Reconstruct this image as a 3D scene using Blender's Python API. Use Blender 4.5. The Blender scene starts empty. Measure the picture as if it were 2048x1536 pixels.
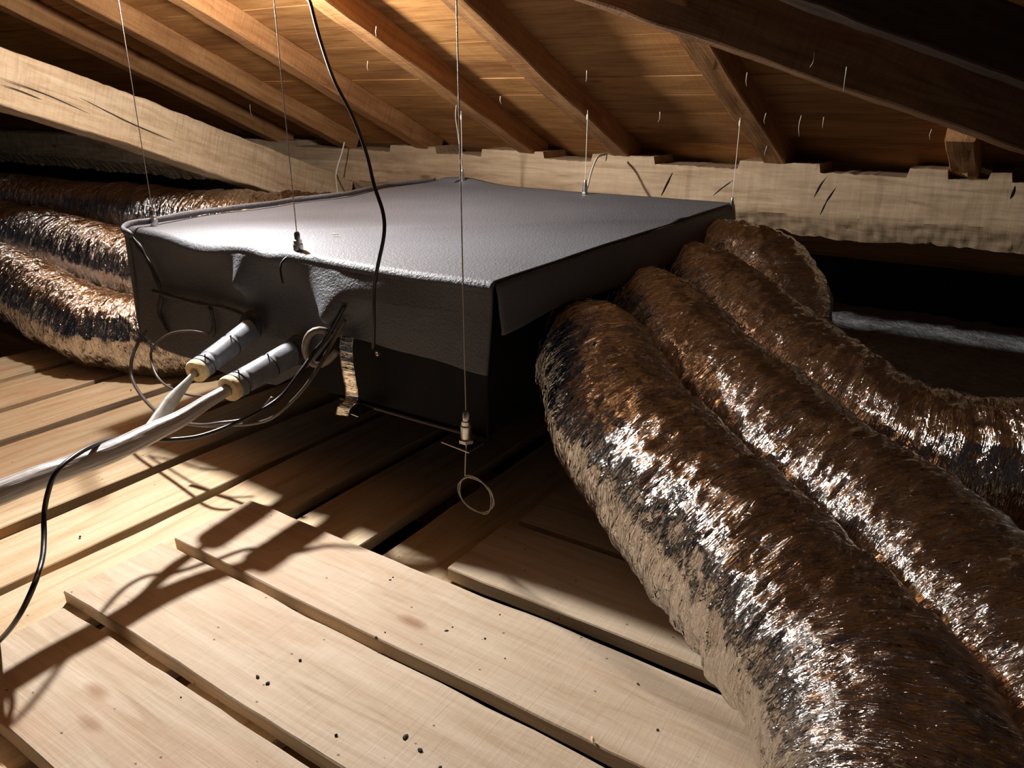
import bpy, bmesh, math, random
import numpy as np
from mathutils import Vector, Matrix, noise as mnoise
S = bpy.context.scene
C = S.collection
random.seed(7)
RNG = np.random.RandomState(5)

# ------------------------------------------------------------------ camera
CAM_H = 0.8
FPX = 1540.0
PITCH = math.radians(20.55)
YAW = math.radians(33.6)
cd = bpy.data.cameras.new('camera'); cam = bpy.data.objects.new('camera', cd); C.objects.link(cam)
cd.sensor_width = 36.0; cd.lens = 36.0 * FPX / 2048.0; cd.clip_start = 0.01; cd.clip_end = 50
cam.location = (0, 0, CAM_H)
cam.rotation_euler = (math.pi / 2 - PITCH, 0, YAW)
S.camera = cam

# ------------------------------------------------------------------ light and exposure
w = bpy.data.worlds.new('world'); S.world = w; w.use_nodes = True
w.node_tree.nodes['Background'].inputs['Color'].default_value = (0.55, 0.65, 0.9, 1)
w.node_tree.nodes['Background'].inputs['Strength'].default_value = 0.012
LAMP = (-1.88, 1.28, 1.06)
ld = bpy.data.lights.new('work_lamp', 'POINT'); ld.energy = 24; ld.color = (1.0, 0.975, 0.95); ld.shadow_soft_size = 0.028
lo = bpy.data.objects.new('work_lamp', ld); C.objects.link(lo); lo.location = LAMP
sd_ = bpy.data.lights.new('work_lamp_beam', 'SPOT'); sd_.energy = 100; sd_.color = (1.0, 0.98, 0.96); sd_.shadow_soft_size = 0.028
sd_.spot_size = math.radians(124); sd_.spot_blend = 1.0
se_ = bpy.data.lights.new('work_lamp_rear_beam', 'SPOT'); se_.energy = 48; se_.color = (1.0, 0.98, 0.96); se_.shadow_soft_size = 0.028
se_.spot_size = math.radians(122); se_.spot_blend = 1.0
sr_ = bpy.data.objects.new('work_lamp_rear_beam', se_); C.objects.link(sr_); sr_.location = LAMP
sr_.rotation_euler = (Vector((-0.45, 2.6, 1.0))-Vector(LAMP)).to_track_quat('-Z', 'Y').to_euler()
so_ = bpy.data.objects.new('work_lamp_beam', sd_); C.objects.link(so_); so_.location = LAMP
so_.rotation_euler = (Vector((0.35, -0.25, 0.0))-Vector(LAMP)).to_track_quat('-Z', 'Y').to_euler()
S.view_settings.view_transform = 'Standard'; S.view_settings.look = 'None'
S.view_settings.exposure = 0.75; S.view_settings.gamma = 1.0
S.view_settings.use_curve_mapping = False

# ------------------------------------------------------------------ pixel -> point helpers
_p = PITCH; _a = -YAW
_ux = (math.cos(_a), math.sin(_a)); _uy = (-math.sin(_a), math.cos(_a))
def _tw(x, y, z): return Vector((x*_ux[0]+y*_ux[1], x*_uy[0]+y*_uy[1], z))
FW = _tw(0, math.cos(_p), -math.sin(_p)); RT = _tw(1, 0, 0); DN = _tw(0, -math.sin(_p), -math.cos(_p))
def ray(x, y): return FW + RT*((x-1024)/FPX) + DN*((y-768)/FPX)
ORG = Vector((0, 0, CAM_H))
def at_z(x, y, z): d = ray(x, y); return ORG + d*((z-CAM_H)/d.z)
def at_y(x, y, Y): d = ray(x, y); return ORG + d*(Y/d.y)
def at_x(x, y, X): d = ray(x, y); return ORG + d*(X/d.x)

# ------------------------------------------------------------------ materials
def nodes(name):
    m = bpy.data.materials.new(name); m.use_nodes = True
    nt = m.node_tree; b = nt.nodes['Principled BSDF']
    return m, nt, b
def N(nt, t, **k):
    n = nt.nodes.new(t)
    for a, v in k.items():
        if a in n.inputs: n.inputs[a].default_value = v
        else: setattr(n, a, v)
    return n
def ramp(nt, stops):
    r = nt.nodes.new('ShaderNodeValToRGB'); e = r.color_ramp.elements
    while len(e) > 1: e.remove(e[-1])
    e[0].position = stops[0][0]; e[0].color = (*stops[0][1], 1)
    for p, c in stops[1:]:
        q = e.new(p); q.color = (*c, 1)
    return r
def mix(nt, a, b, fac, mode='MIX'):
    m = nt.nodes.new('ShaderNodeMix'); m.data_type = 'RGBA'; m.blend_type = mode
    for s, v in ((0, fac), (6, a), (7, b)):
        if hasattr(v, 'is_linked') or hasattr(v, 'links'): nt.links.new(v, m.inputs[s])
        elif s == 0: m.inputs[0].default_value = v
        else: m.inputs[s].default_value = (*v, 1)
    return m.outputs[2]
def coords(nt, scale, rnd=True):
    tc = N(nt, 'ShaderNodeTexCoord'); mp = N(nt, 'ShaderNodeMapping')
    mp.inputs['Scale'].default_value = scale
    nt.links.new(tc.outputs['Object'], mp.inputs['Vector'])
    if rnd:
        oi = N(nt, 'ShaderNodeObjectInfo'); ml = N(nt, 'ShaderNodeMath', operation='MULTIPLY'); ml.inputs[1].default_value = 37.0
        nt.links.new(oi.outputs['Random'], ml.inputs[0]); cx = N(nt, 'ShaderNodeCombineXYZ')
        for i in range(3): nt.links.new(ml.outputs[0], cx.inputs[i])
        nt.links.new(cx.outputs[0], mp.inputs['Location'])
    return mp.outputs['Vector']
def wood(name, light, mid, dark, stain, rough=0.7, speck=True, saw=0.25, bump=0.25, knots=True, stainamt=0.6):
    """grain runs along local X"""
    m, nt, b = nodes(name); L = nt.links
    v1 = coords(nt, (1.6, 16, 16)); n1 = N(nt, 'ShaderNodeTexNoise', Scale=2.2, Detail=9.0, Roughness=0.62, Distortion=0.9); L.new(v1, n1.inputs['Vector'])
    r1 = ramp(nt, [(0.28, dark), (0.47, mid), (0.66, light)]); L.new(n1.outputs['Fac'], r1.inputs[0])
    v2 = coords(nt, (1.1, 4.0, 4.0)); n2 = N(nt, 'ShaderNodeTexNoise', Scale=1.7, Detail=4.0, Roughness=0.55, Distortion=0.5); L.new(v2, n2.inputs['Vector'])
    r2 = ramp(nt, [(0.50, (0, 0, 0)), (0.72, (1, 1, 1))]); L.new(n2.outputs['Fac'], r2.inputs[0])
    ma = N(nt, 'ShaderNodeMath', operation='MULTIPLY'); ma.inputs[1].default_value = stainamt; L.new(r2.outputs[0], ma.inputs[0])
    col = mix(nt, r1.outputs[0], stain, ma.outputs[0])
    # fine long streaks
    v3 = coords(nt, (3, 120, 120)); n3 = N(nt, 'ShaderNodeTexNoise', Scale=1.0, Detail=4.0, Roughness=0.6, Distortion=0.7); L.new(v3, n3.inputs['Vector'])
    r3 = ramp(nt, [(0.3, (0.72, 0.68, 0.62)), (0.6, (1, 1, 1))]); L.new(n3.outputs['Fac'], r3.inputs[0])
    col = mix(nt, col, r3.outputs[0], 0.32, 'MULTIPLY')
    # transverse saw marks
    v4 = coords(nt, (85, 7, 7)); n4 = N(nt, 'ShaderNodeTexNoise', Scale=1.0, Detail=5.0, Roughness=0.7, Distortion=0.8); L.new(v4, n4.inputs['Vector'])
    r4 = ramp(nt, [(0.30, (0.62, 0.55, 0.48)), (0.52, (1, 1, 1))]); L.new(n4.outputs['Fac'], r4.inputs[0])
    col = mix(nt, col, r4.outputs[0], saw, 'MULTIPLY')
    if knots:
        vk = coords(nt, (2.2, 5.5, 5.5)); vo = N(nt, 'ShaderNodeTexVoronoi', Scale=1.3); L.new(vk, vo.inputs['Vector'])
        rk = ramp(nt, [(0.0, (0.30, 0.15, 0.07)), (0.05, (0.5, 0.3, 0.17)), (0.11, (1, 1, 1))]); L.new(vo.outputs['Distance'], rk.inputs[0])
        col = mix(nt, col, rk.outputs[0], 0.7, 'MULTIPLY')
    if speck:
        vs = coords(nt, (55, 75, 75)); vo = N(nt, 'ShaderNodeTexVoronoi', Scale=1.0); L.new(vs, vo.inputs['Vector'])
        rs = ramp(nt, [(0.0, (1, 1, 1)), (0.10, (1, 1, 1)), (0.16, (0, 0, 0))]); L.new(vo.outputs['Distance'], rs.inputs[0])
        sp = N(nt, 'ShaderNodeSeparateColor'); L.new(vo.outputs['Color'], sp.inputs[0])
        gt = N(nt, 'ShaderNodeMath', operation='GREATER_THAN'); gt.inputs[1].default_value = 0.90; L.new(sp.outputs[0], gt.inputs[0])
        m2 = N(nt, 'ShaderNodeMath', operation='MULTIPLY'); L.new(rs.outputs[0], m2.inputs[0]); L.new(gt.outputs[0], m2.inputs[1])
        m3 = N(nt, 'ShaderNodeMath', operation='MULTIPLY'); m3.inputs[1].default_value = 0.75; L.new(m2.outputs[0], m3.inputs[0])
        col = mix(nt, col, (0.07, 0.045, 0.03), m3.outputs[0])
    L.new(col, b.inputs['Base Color']); b.inputs['Roughness'].default_value = rough
    b.inputs['Specular IOR Level'].default_value = 0.25
    bp = N(nt, 'ShaderNodeBump', Strength=bump, Distance=0.004)
    ad = N(nt, 'ShaderNodeMath', operation='ADD'); L.new(n3.outputs['Fac'], ad.inputs[0]); L.new(n4.outputs['Fac'], ad.inputs[1])
    L.new(ad.outputs[0], bp.inputs['Height']); L.new(bp.outputs[0], b.inputs['Normal'])
    return m
M = {}
M['board'] = wood('pine_board', (0.64, 0.52, 0.385), (0.56, 0.435, 0.305), (0.45, 0.32, 0.20), (0.50, 0.30, 0.19), saw=0.10)
M['board_far'] = wood('pine_board_far', (0.66, 0.53, 0.36), (0.58, 0.43, 0.26), (0.45, 0.29, 0.15), (0.50, 0.28, 0.15), saw=0.08)
M['rafter'] = wood('rafter_wood', (0.48, 0.245, 0.098), (0.37, 0.175, 0.064), (0.24, 0.10, 0.036), (0.20, 0.075, 0.03), saw=0.45, bump=0.4, speck=False)
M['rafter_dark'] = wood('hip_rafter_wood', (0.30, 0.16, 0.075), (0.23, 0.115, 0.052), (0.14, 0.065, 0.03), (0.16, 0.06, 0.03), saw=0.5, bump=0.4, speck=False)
M['shade_wood'] = wood('shade_painted_wood', (0.075, 0.045, 0.03), (0.055, 0.032, 0.02), (0.035, 0.02, 0.013), (0.04, 0.02, 0.012), saw=0.3, speck=False)  # near-black colour stands in for the shade in the roof corner
M['sheath'] = wood('sheathing_wood', (0.52, 0.26, 0.088), (0.41, 0.19, 0.058), (0.26, 0.105, 0.032), (0.20, 0.075, 0.025), saw=0.15, speck=False, stainamt=0.7)
M['beam'] = wood('hewn_beam_wood', (0.62, 0.50, 0.34), (0.52, 0.39, 0.245), (0.36, 0.245, 0.14), (0.42, 0.27, 0.14), saw=0.45, bump=0.7, speck=False)
M['plate'] = wood('wall_plate_wood', (0.54, 0.39, 0.25), (0.43, 0.30, 0.18), (0.28, 0.18, 0.10), (0.30, 0.19, 0.115), saw=0.12, bump=0.35, speck=False, stainamt=0.9)
M['joist'] = wood('joist_wood', (0.50, 0.28, 0.11), (0.40, 0.21, 0.08), (0.25, 0.12, 0.05), (0.25, 0.11, 0.05), saw=0.2, speck=False)

def plain(name, col, rough=0.5, metal=0.0, bumpscale=None, bumpstr=0.3, spec=0.5, dist=0.002):
    m, nt, b = nodes(name); L = nt.links
    v = coords(nt, (1, 1, 1)); n = N(nt, 'ShaderNodeTexNoise', Scale=bumpscale or 60.0, Detail=5.0, Roughness=0.6); L.new(v, n.inputs['Vector'])
    r = ramp(nt, [(0.3, tuple(c*0.78 for c in col)), (0.7, tuple(min(1, c*1.15) for c in col))]); L.new(n.outputs['Fac'], r.inputs[0])
    L.new(r.outputs[0], b.inputs['Base Color'])
    b.inputs['Roughness'].default_value = rough; b.inputs['Metallic'].default_value = metal
    b.inputs['Specular IOR Level'].default_value = spec
    bp = N(nt, 'ShaderNodeBump', Strength=bumpstr, Distance=dist); L.new(n.outputs['Fac'], bp.inputs['Height']); L.new(bp.outputs[0], b.inputs['Normal'])
    return m
M['black'] = plain('black_casing', (0.010, 0.010, 0.012), 0.6, 0, 90, 0.1, 0.12)
M['black_wire'] = plain('black_rubber', (0.018, 0.016, 0.016), 0.35, 0, 200, 0.1)
M['brown_wire'] = plain('grey_brown_sheath', (0.10, 0.08, 0.07), 0.35, 0, 200, 0.1)
M['tape_black'] = plain('black_tape', (0.02, 0.021, 0.023), 0.5, 0, 120, 0.6)
M['steel'] = plain('galvanised_steel', (0.62, 0.62, 0.60), 0.28, 1.0, 150, 0.2)
M['wire'] = plain('steel_wire_rope', (0.42, 0.38, 0.34), 0.35, 0.9, 900, 0.6)
M['strap'] = plain('white_twine', (0.78, 0.74, 0.62), 0.6, 0, 300, 0.3)
M['insul'] = plain('grey_pipe_insulation', (0.19, 0.205, 0.23), 0.42, 0, 45, 0.25)
M['foam'] = plain('cream_foam', (0.75, 0.58, 0.33), 0.8, 0, 180, 0.5)
M['hose'] = plain('beige_hose', (0.26, 0.22, 0.18), 0.45, 0, 120, 0.2)
M['masonry'] = plain('grey_rubble', (0.62, 0.61, 0.60), 0.95, 0, 28, 1.0, 0.1, 0.02)
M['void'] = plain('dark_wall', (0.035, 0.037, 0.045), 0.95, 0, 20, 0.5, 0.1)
M['cobweb'] = plain('pale_splinter', (0.65, 0.58, 0.48), 0.8, 0, 60, 0.2)
M['crumb'] = plain('dark_crumb', (0.035, 0.025, 0.02), 0.9, 0, 90, 0.6)
M['chip'] = plain('wood_chip', (0.65, 0.48, 0.26), 0.8, 0, 90, 0.5)

def cover_mat():
    m, nt, b = nodes('grey_textured_sheet'); L = nt.links
    v = coords(nt, (1, 1, 1), False)
    vo = N(nt, 'ShaderNodeTexNoise', Scale=170.0, Detail=3.0, Roughness=0.55, Distortion=0.6); L.new(v, vo.inputs['Vector'])
    n = N(nt, 'ShaderNodeTexNoise', Scale=2.5, Detail=5.0, Roughness=0.6); L.new(v, n.inputs['Vector'])
    r = ramp(nt, [(0.3, (0.100, 0.104, 0.116)), (0.7, (0.130, 0.134, 0.148))]); L.new(n.outputs['Fac'], r.inputs[0])
    L.new(r.outputs[0], b.inputs['Base Color'])
    b.inputs['Roughness'].default_value = 0.55; b.inputs['Specular IOR Level'].default_value = 0.36
    bp = N(nt, 'ShaderNodeBump', Strength=0.8, Distance=0.003); L.new(vo.outputs['Fac'], bp.inputs['Height'])
    L.new(bp.outputs[0], b.inputs['Normal'])
    return m
M['cover'] = cover_mat()
def foil_mat(name, col, rough, strength=0.9, sx=1.0):
    """uv: u along the duct in metres, v around in metres"""
    m, nt, b = nodes(name); L = nt.links
    uv = N(nt, 'ShaderNodeUVMap')
    mp = N(nt, 'ShaderNodeMapping'); mp.inputs['Scale'].default_value = (140*sx, 15*sx, 1); mp.inputs['Rotation'].default_value = (0, 0, 0.22); L.new(uv.outputs[0], mp.inputs['Vector'])
    n = N(nt, 'ShaderNodeTexNoise', Scale=1.0, Detail=3.0, Roughness=0.55, Distortion=1.2); L.new(mp.outputs[0], n.inputs['Vector'])
    ab = N(nt, 'ShaderNodeMath', operation='SUBTRACT'); ab.inputs[1].default_value = 0.5; L.new(n.outputs['Fac'], ab.inputs[0])
    a2 = N(nt, 'ShaderNodeMath', operation='ABSOLUTE'); L.new(ab.outputs[0], a2.inputs[0])
    mp2 = N(nt, 'ShaderNodeMapping'); mp2.inputs['Scale'].default_value = (90*sx, 19*sx, 1); mp2.inputs['Rotation'].default_value = (0, 0, -0.3); L.new(uv.outputs[0], mp2.inputs['Vector'])
    vo = N(nt, 'ShaderNodeTexVoronoi', Scale=1.0, feature='F1'); L.new(mp2.outputs[0], vo.inputs['Vector'])
    ad = N(nt, 'ShaderNodeMath', operation='MULTIPLY_ADD'); ad.inputs[1].default_value = 0.5; L.new(vo.outputs['Distance'], ad.inputs[0]); L.new(a2.outputs[0], ad.inputs[2])
    mp3 = N(nt, 'ShaderNodeMapping'); mp3.inputs['Scale'].default_value = (300*sx, 45*sx, 1); mp3.inputs['Rotation'].default_value = (0, 0, 0.12); L.new(uv.outputs[0], mp3.inputs['Vector'])
    n3 = N(nt, 'ShaderNodeTexNoise', Scale=1.0, Detail=2.0, Roughness=0.5, Distortion=0.8); L.new(mp3.outputs[0], n3.inputs['Vector'])
    ad2 = N(nt, 'ShaderNodeMath', operation='MULTIPLY_ADD'); ad2.inputs[1].default_value = 0.35; L.new(n3.outputs['Fac'], ad2.inputs[0]); L.new(ad.outputs[0], ad2.inputs[2]); ad = ad2
    bp = N(nt, 'ShaderNodeBump', Strength=strength, Distance=0.011); L.new(ad.outputs[0], bp.inputs['Height']); L.new(bp.outputs[0], b.inputs['Normal'])
    b.inputs['Base Color'].default_value = (*col, 1); b.inputs['Metallic'].default_value = 1.0; b.inputs['Roughness'].default_value = rough
    return m
M['foil'] = foil_mat('crumpled_aluminium_foil', (0.80, 0.765, 0.73), 0.11, 1.0)
M['foiltape'] = foil_mat('foil_tape', (0.85, 0.80, 0.72), 0.2, 0.35, 0.6)
def film_mat():
    m, nt, b = nodes('grey_film_wrap'); L = nt.links
    uv = N(nt, 'ShaderNodeUVMap'); mp = N(nt, 'ShaderNodeMapping'); mp.inputs['Scale'].default_value = (9, 260, 1); mp.inputs['Rotation'].default_value = (0, 0, 0.15); L.new(uv.outputs[0], mp.inputs['Vector'])
    n = N(nt, 'ShaderNodeTexNoise', Scale=1.0, Detail=4.0, Roughness=0.6, Distortion=0.4); L.new(mp.outputs[0], n.inputs['Vector'])
    r = ramp(nt, [(0.35, (0.34, 0.315, 0.295)), (0.7, (0.52, 0.49, 0.465))]); L.new(n.outputs['Fac'], r.inputs[0]); L.new(r.outputs[0], b.inputs['Base Color'])
    b.inputs['Roughness'].default_value = 0.3; b.inputs['Specular IOR Level'].default_value = 0.7
    bp = N(nt, 'ShaderNodeBump', Strength=0.6, Distance=0.003); L.new(n.outputs['Fac'], bp.inputs['Height']); L.new(bp.outputs[0], b.inputs['Normal'])
    return m
M['film'] = film_mat()
M['film_white'] = plain('white_film', (0.44, 0.425, 0.39), 0.28, 0, 60, 0.4)

# ------------------------------------------------------------------ object helpers
def tag(o, label=None, cat=None, group=None, kind=None):
    if label: o['label'] = label
    if cat: o['category'] = cat
    if group: o['group'] = group
    if kind: o['kind'] = kind
    return o
def empty(name, loc=(0, 0, 0), label=None, cat=None, group=None):
    o = bpy.data.objects.new(name, None); C.objects.link(o); o.location = loc; o.empty_display_size = 0.03
    return tag(o, label, cat, group)
def place(o, parent):
    if parent is not None:
        o.parent = parent
        off = Vector(parent.location); q = parent.parent
        while q is not None: off += Vector(q.location); q = q.parent
        o.location = Vector(o.location) - off
    return o
def mesh(name, verts, faces, mat, parent=None, smooth=True, uvs=None, loc=(0, 0, 0)):
    me = bpy.data.meshes.new(name); me.from_pydata([tuple(v) for v in verts], [], faces); me.update()
    if smooth: me.polygons.foreach_set('use_smooth', [True]*len(me.polygons))
    if uvs is not None:
        ul = me.uv_layers.new(name='UVMap')
        li = np.zeros(len(me.loops), dtype=np.int32); me.loops.foreach_get('vertex_index', li)
        ul.data.foreach_set('uv', np.asarray(uvs, dtype=np.float32)[li].ravel())
    o = bpy.data.objects.new(name, me); C.objects.link(o); me.materials.append(mat); o.location = loc
    return place(o, parent)
def catmull(P, n):
    P = [Vector(p) for p in P]; P = [P[0]*2-P[1]] + P + [P[-1]*2-P[-2]]
    out = []
    for i in range(1, len(P)-2):
        for k in range(n):
            t = k/n; a, b, c, d = P[i-1:i+3]
            out.append(0.5*((2*b)+(c-a)*t+(2*a-5*b+4*c-d)*t*t+(3*b-a-3*c+d)*t**3))
    out.append(P[-2]); return out
def resample(P, step):
    P = [Vector(p) for p in P]; d = [0]
    for a, b in zip(P, P[1:]): d.append(d[-1]+(b-a).length)
    n = max(2, int(d[-1]/step)); out = []; j = 0
    for i in range(n+1):
        s = d[-1]*i/n
        while j < len(P)-2 and d[j+1] < s: j += 1
        t = (s-d[j])/max(1e-9, d[j+1]-d[j]); out.append(P[j].lerp(P[j+1], min(1, max(0, t))))
    return out, d[-1]
def frames(P):
    T = [(P[min(i+1, len(P)-1)]-P[max(i-1, 0)]).normalized() for i in range(len(P))]
    ref = Vector((0, 0, 1)) if abs(T[0].z) < 0.9 else Vector((1, 0, 0))
    n = (ref - T[0]*ref.dot(T[0])).normalized(); F = []
    for t in T:
        n = (n - t*n.dot(t)).normalized(); F.append((t, n, t.cross(n)))
    return F
def tube(name, pts, r, mat, parent=None, seg=10, step=0.01, smoothpath=True, radfun=None, cap=True, flat=1.0, loc=None):
    P = catmull(pts, 12) if smoothpath and len(pts) > 2 else [Vector(p) for p in pts]
    P, Ltot = resample(P, step); F = frames(P); V = []; U = []
    for i, (p, (t, n, b)) in enumerate(zip(P, F)):
        s = Ltot*i/(len(P)-1)
        for k in range(seg):
            a = 2*math.pi*k/seg; rr = r if radfun is None else radfun(s/Ltot, a)*r
            V.append(p + n*(math.cos(a)*rr) + b*(math.sin(a)*rr*flat)); U.append((s, a*r))
    nr = len(P); f = [(i*seg+k, i*seg+(k+1) % seg, (i+1)*seg+(k+1) % seg, (i+1)*seg+k) for i in range(nr-1) for k in range(seg)]
    if cap: f.append(tuple(range(seg-1, -1, -1))); f.append(tuple((nr-1)*seg+k for k in range(seg)))
    base = Vector(loc) if loc is not None else Vector((0, 0, 0))
    V = [v-base for v in V]
    return mesh(name, V, f, mat, parent, True, U, base)
def rot_to(axis):
    return Vector((0, 0, 1)).rotation_difference(Vector(axis).normalized()).to_matrix()
def lathe(name, prof, axis, origin, mat, parent=None, seg=20):
    R = rot_to(axis); o = Vector(origin); V = []
    for h, r in prof:
        for k in range(seg): V.append(R @ Vector((r*math.cos(2*math.pi*k/seg), r*math.sin(2*math.pi*k/seg), h)))
    n = len(prof); f = [(i*seg+k, i*seg+(k+1) % seg, (i+1)*seg+(k+1) % seg, (i+1)*seg+k) for i in range(n-1) for k in range(seg)]
    f.append(tuple(range(seg-1, -1, -1))); f.append(tuple((n-1)*seg+k for k in range(seg)))
    ob = mesh(name, V, f, mat, parent, True, None, o)
    auto_smooth(ob); return ob
def auto_smooth(ob, ang=0.6):
    me = ob.data; bm = bmesh.new(); bm.from_mesh(me)
    for e in bm.edges:
        if len(e.link_faces) == 2 and e.calc_face_angle(0) > ang: e.smooth = False
    bm.to_mesh(me); bm.free()
def fbm(x, y=0.0, z=0.0, s=1.0):
    return mnoise.fractal(Vector((x*s, y*s, z*s)), 1.0, 2.0, 3)

def timber(name, p0, p1, width, height, mat, parent=None, up=(0, 0, 1), wob=0.003, segs=None, chamfer=0.004, seed=0, fine=0.0, crosssegs=4):
    """a sawn timber whose bottom-centre line runs p0 -> p1 with local X along the grain"""
    p0 = Vector(p0); p1 = Vector(p1); d = p1-p0; Ln = d.length; x = d.normalized()
    y = Vector(up).cross(x).normalized(); z = x.cross(y)
    segs = segs or max(6, int(Ln/0.04))
    # cross-section perimeter
    def side(a, b, n): return [(a[0]+(b[0]-a[0])*i/n, a[1]+(b[1]-a[1])*i/n) for i in range(n)]
    c = chamfer; w2 = width/2; h = height
    cs = []
    for a, b in (((-w2+c, 0), (w2-c, 0)), ((w2, c), (w2, h-c)), ((w2-c, h), (-w2+c, h)), ((-w2, h-c), (-w2, c))):
        cs += side(a, b, crosssegs) + [b]
    k = len(cs); V = []
    for i in range(segs+1):
        s = Ln*i/segs
        oy = wob*fbm(s*2.2, seed*7.1, 0.3); oz = wob*fbm(s*2.2, seed*3.3, 9.1)
        for (a, b) in cs:
            e = wob*0.7*fbm(s*9, a*25+seed*5, b*25) + fine*fbm(s*45, a*60+seed, b*60)
            rr = math.hypot(a, b-h/2)+1e-6
            V.append((s, a+oy+e*a/rr, b+oz+e*(b-h/2)/rr))
    f = [(i*k+j, (i+1)*k+j, (i+1)*k+(j+1) % k, i*k+(j+1) % k) for i in range(segs) for j in range(k)]
    f.append(tuple(range(k))); f.append(tuple(segs*k+j for j in range(k-1, -1, -1)))
    me = bpy.data.meshes.new(name); me.from_pydata(V, [], f); me.update()
    me.polygons.foreach_set('use_smooth', [True]*len(me.polygons)); me.materials.append(mat)
    o = bpy.data.objects.new(name, me); C.objects.link(o)
    mw = Matrix((x, y, z)).transposed().to_4x4(); o.rotation_euler = mw.to_euler(); o.location = p0
    auto_smooth(o, 0.45)
    return place(o, parent)

# ================================================================== THE SETTING
def boxmesh(name, x0, x1, y0, y1, z0, z1, mat, parent=None):
    V = [(x, y, z) for x in (x0, x1) for y in (y0, y1) for z in (z0, z1)]
    f = [(0, 1, 3, 2), (4, 6, 7, 5), (0, 4, 5, 1), (2, 3, 7, 6), (0, 2, 6, 4), (1, 5, 7, 3)]
    return mesh(name, V, f, mat, parent, False)
ROOF_Y, ROOF_Z, ROOF_M = 2.72, 0.584, 0.44           # rafter undersides: z = ROOF_Z + ROOF_M * (ROOF_Y - y)
def roofz(y, off=0.0): return ROOF_Z + ROOF_M*(ROOF_Y-y) + off
RH = 0.080                                            # rafter depth measured vertically
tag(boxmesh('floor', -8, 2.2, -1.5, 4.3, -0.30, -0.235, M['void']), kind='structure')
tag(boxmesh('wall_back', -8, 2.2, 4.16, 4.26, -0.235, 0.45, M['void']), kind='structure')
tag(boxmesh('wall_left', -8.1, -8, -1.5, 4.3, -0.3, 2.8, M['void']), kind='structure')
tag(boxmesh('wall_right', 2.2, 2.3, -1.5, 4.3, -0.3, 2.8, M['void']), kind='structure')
# roof sheathing: rows of boards running along X, slightly uneven gaps
def sheathing():
    V = []; f = []; y = 4.25; k = 0
    th = 0.02; L_ = math.hypot(1, ROOF_M)
    while y > -1.6:
        wd = 0.118 + 0.02*random.random(); ya = y; yb = y-wd/L_+0.004
        o = RH + 0.004*random.random()
        tilt = 0.0022*(random.random()-0.6)
        n = 90
        base = len(V)
        for i in range(n+1):
            X = -8+10.2*i/n
            e1 = 0.002*fbm(X*3, k*3.1, 0); e2 = 0.002*fbm(X*3, k*5.7, 4)
            for (yy, zz) in ((ya+e1, o+tilt), (yb+e2, o-tilt), (yb+e2, o-tilt+th), (ya+e1, o+tilt+th)):
                V.append((X, yy, roofz(yy)+zz))
        for i in range(n):
            a = base+i*4; b = a+4
            f += [(a, b, b+1, a+1), (a+1, b+1, b+2, a+2), (a+2, b+2, b+3, a+3), (a+3, b+3, b, a)]
        f += [(base, base+1, base+2, base+3), (base+4*n+3, base+4*n+2, base+4*n+1, base+4*n)]
        y = yb-0.004/L_; k += 1
    return mesh('ceiling', V, f, M['sheath'], None, False)
tag(sheathing(), kind='structure')
# solid roofing over the boards so that nothing shines through the gaps
V = [(x, y, roofz(y)+RH+dz) for x in (-8.1, 2.3) for y in (-1.7, 4.3) for dz in (0.028, 0.05)]
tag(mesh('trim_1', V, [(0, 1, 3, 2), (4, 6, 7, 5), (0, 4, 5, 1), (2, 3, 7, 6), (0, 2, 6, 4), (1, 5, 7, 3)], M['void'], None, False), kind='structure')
# rubble ledge at the eaves
def ledge():
    V = []; f = []; nx, ny = 260, 60; x0, x1, y0, y1 = -5.9, 2.1, 3.02, 4.15
    for i in range(nx+1):
        for j in range(ny+1):
            X = x0+(x1-x0)*i/nx; Y = y0+(y1-y0)*j/ny+0.02*fbm(X*4, 3, 1)
            V.append((X, Y, -0.205+0.014*fbm(X*9, Y*9, 0)+0.006*fbm(X*40, Y*40, 0) - (0.085 if j == 0 else 0)))
    for i in range(nx):
        for j in range(ny):
            a = i*(ny+1)+j; f.append((a, a+ny+1, a+ny+2, a+1))
    return mesh('wall_eaves', V, f, M['masonry'])
tag(ledge(), kind='structure')

# ================================================================== TIMBERS
RAFT = [(-3.25, 'rafter at the far left, its foot hidden behind the pale diagonal beam'),
        (-2.80, 'rafter running just above the pale diagonal beam on the left'),
        (-2.335, 'rafter passing behind the middle steel hanging wire at the top left'),
        (-1.79, 'rafter starting where the black hanging cable enters at the top edge'),
        (-1.325, 'rafter meeting the timber plate above the middle rear wire'),
        (-0.80, 'short visible rafter ending above the far right corner of the grey box'),
        (-0.19, 'rafter showing only its foot under the dark hip beam on the right')]
for i, (X, lab) in enumerate(RAFT):
    X2 = X + (0.05 if i in (2, 3, 5) else 0.0)
    t = timber('rafter', (X2, 2.80, roofz(2.80)), (X-0.01, -0.6 if X < -0.5 else 2.5, roofz(-0.6 if X < -0.5 else 2.5)), 0.074, RH-0.002, M['rafter'], None, wob=0.005, seed=i)
    tag(t, 'brown sawn ' + lab, 'rafter', 'roof rafters')

# pale squared beam coming down from the upper left
a = Vector((-2.79, -0.2, 0.782+0.366*1.42)); b_ = Vector((-2.79, 2.66, 0.782-0.366*1.44))
bm1 = timber('diagonal_beam', b_, a, 0.15, 0.172, M['beam'], None, wob=0.007, seed=11, fine=0.002, crosssegs=6, segs=160)
tag(bm1, 'large pale hewn beam sloping down from the left edge to behind the grey box', 'beam')
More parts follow.
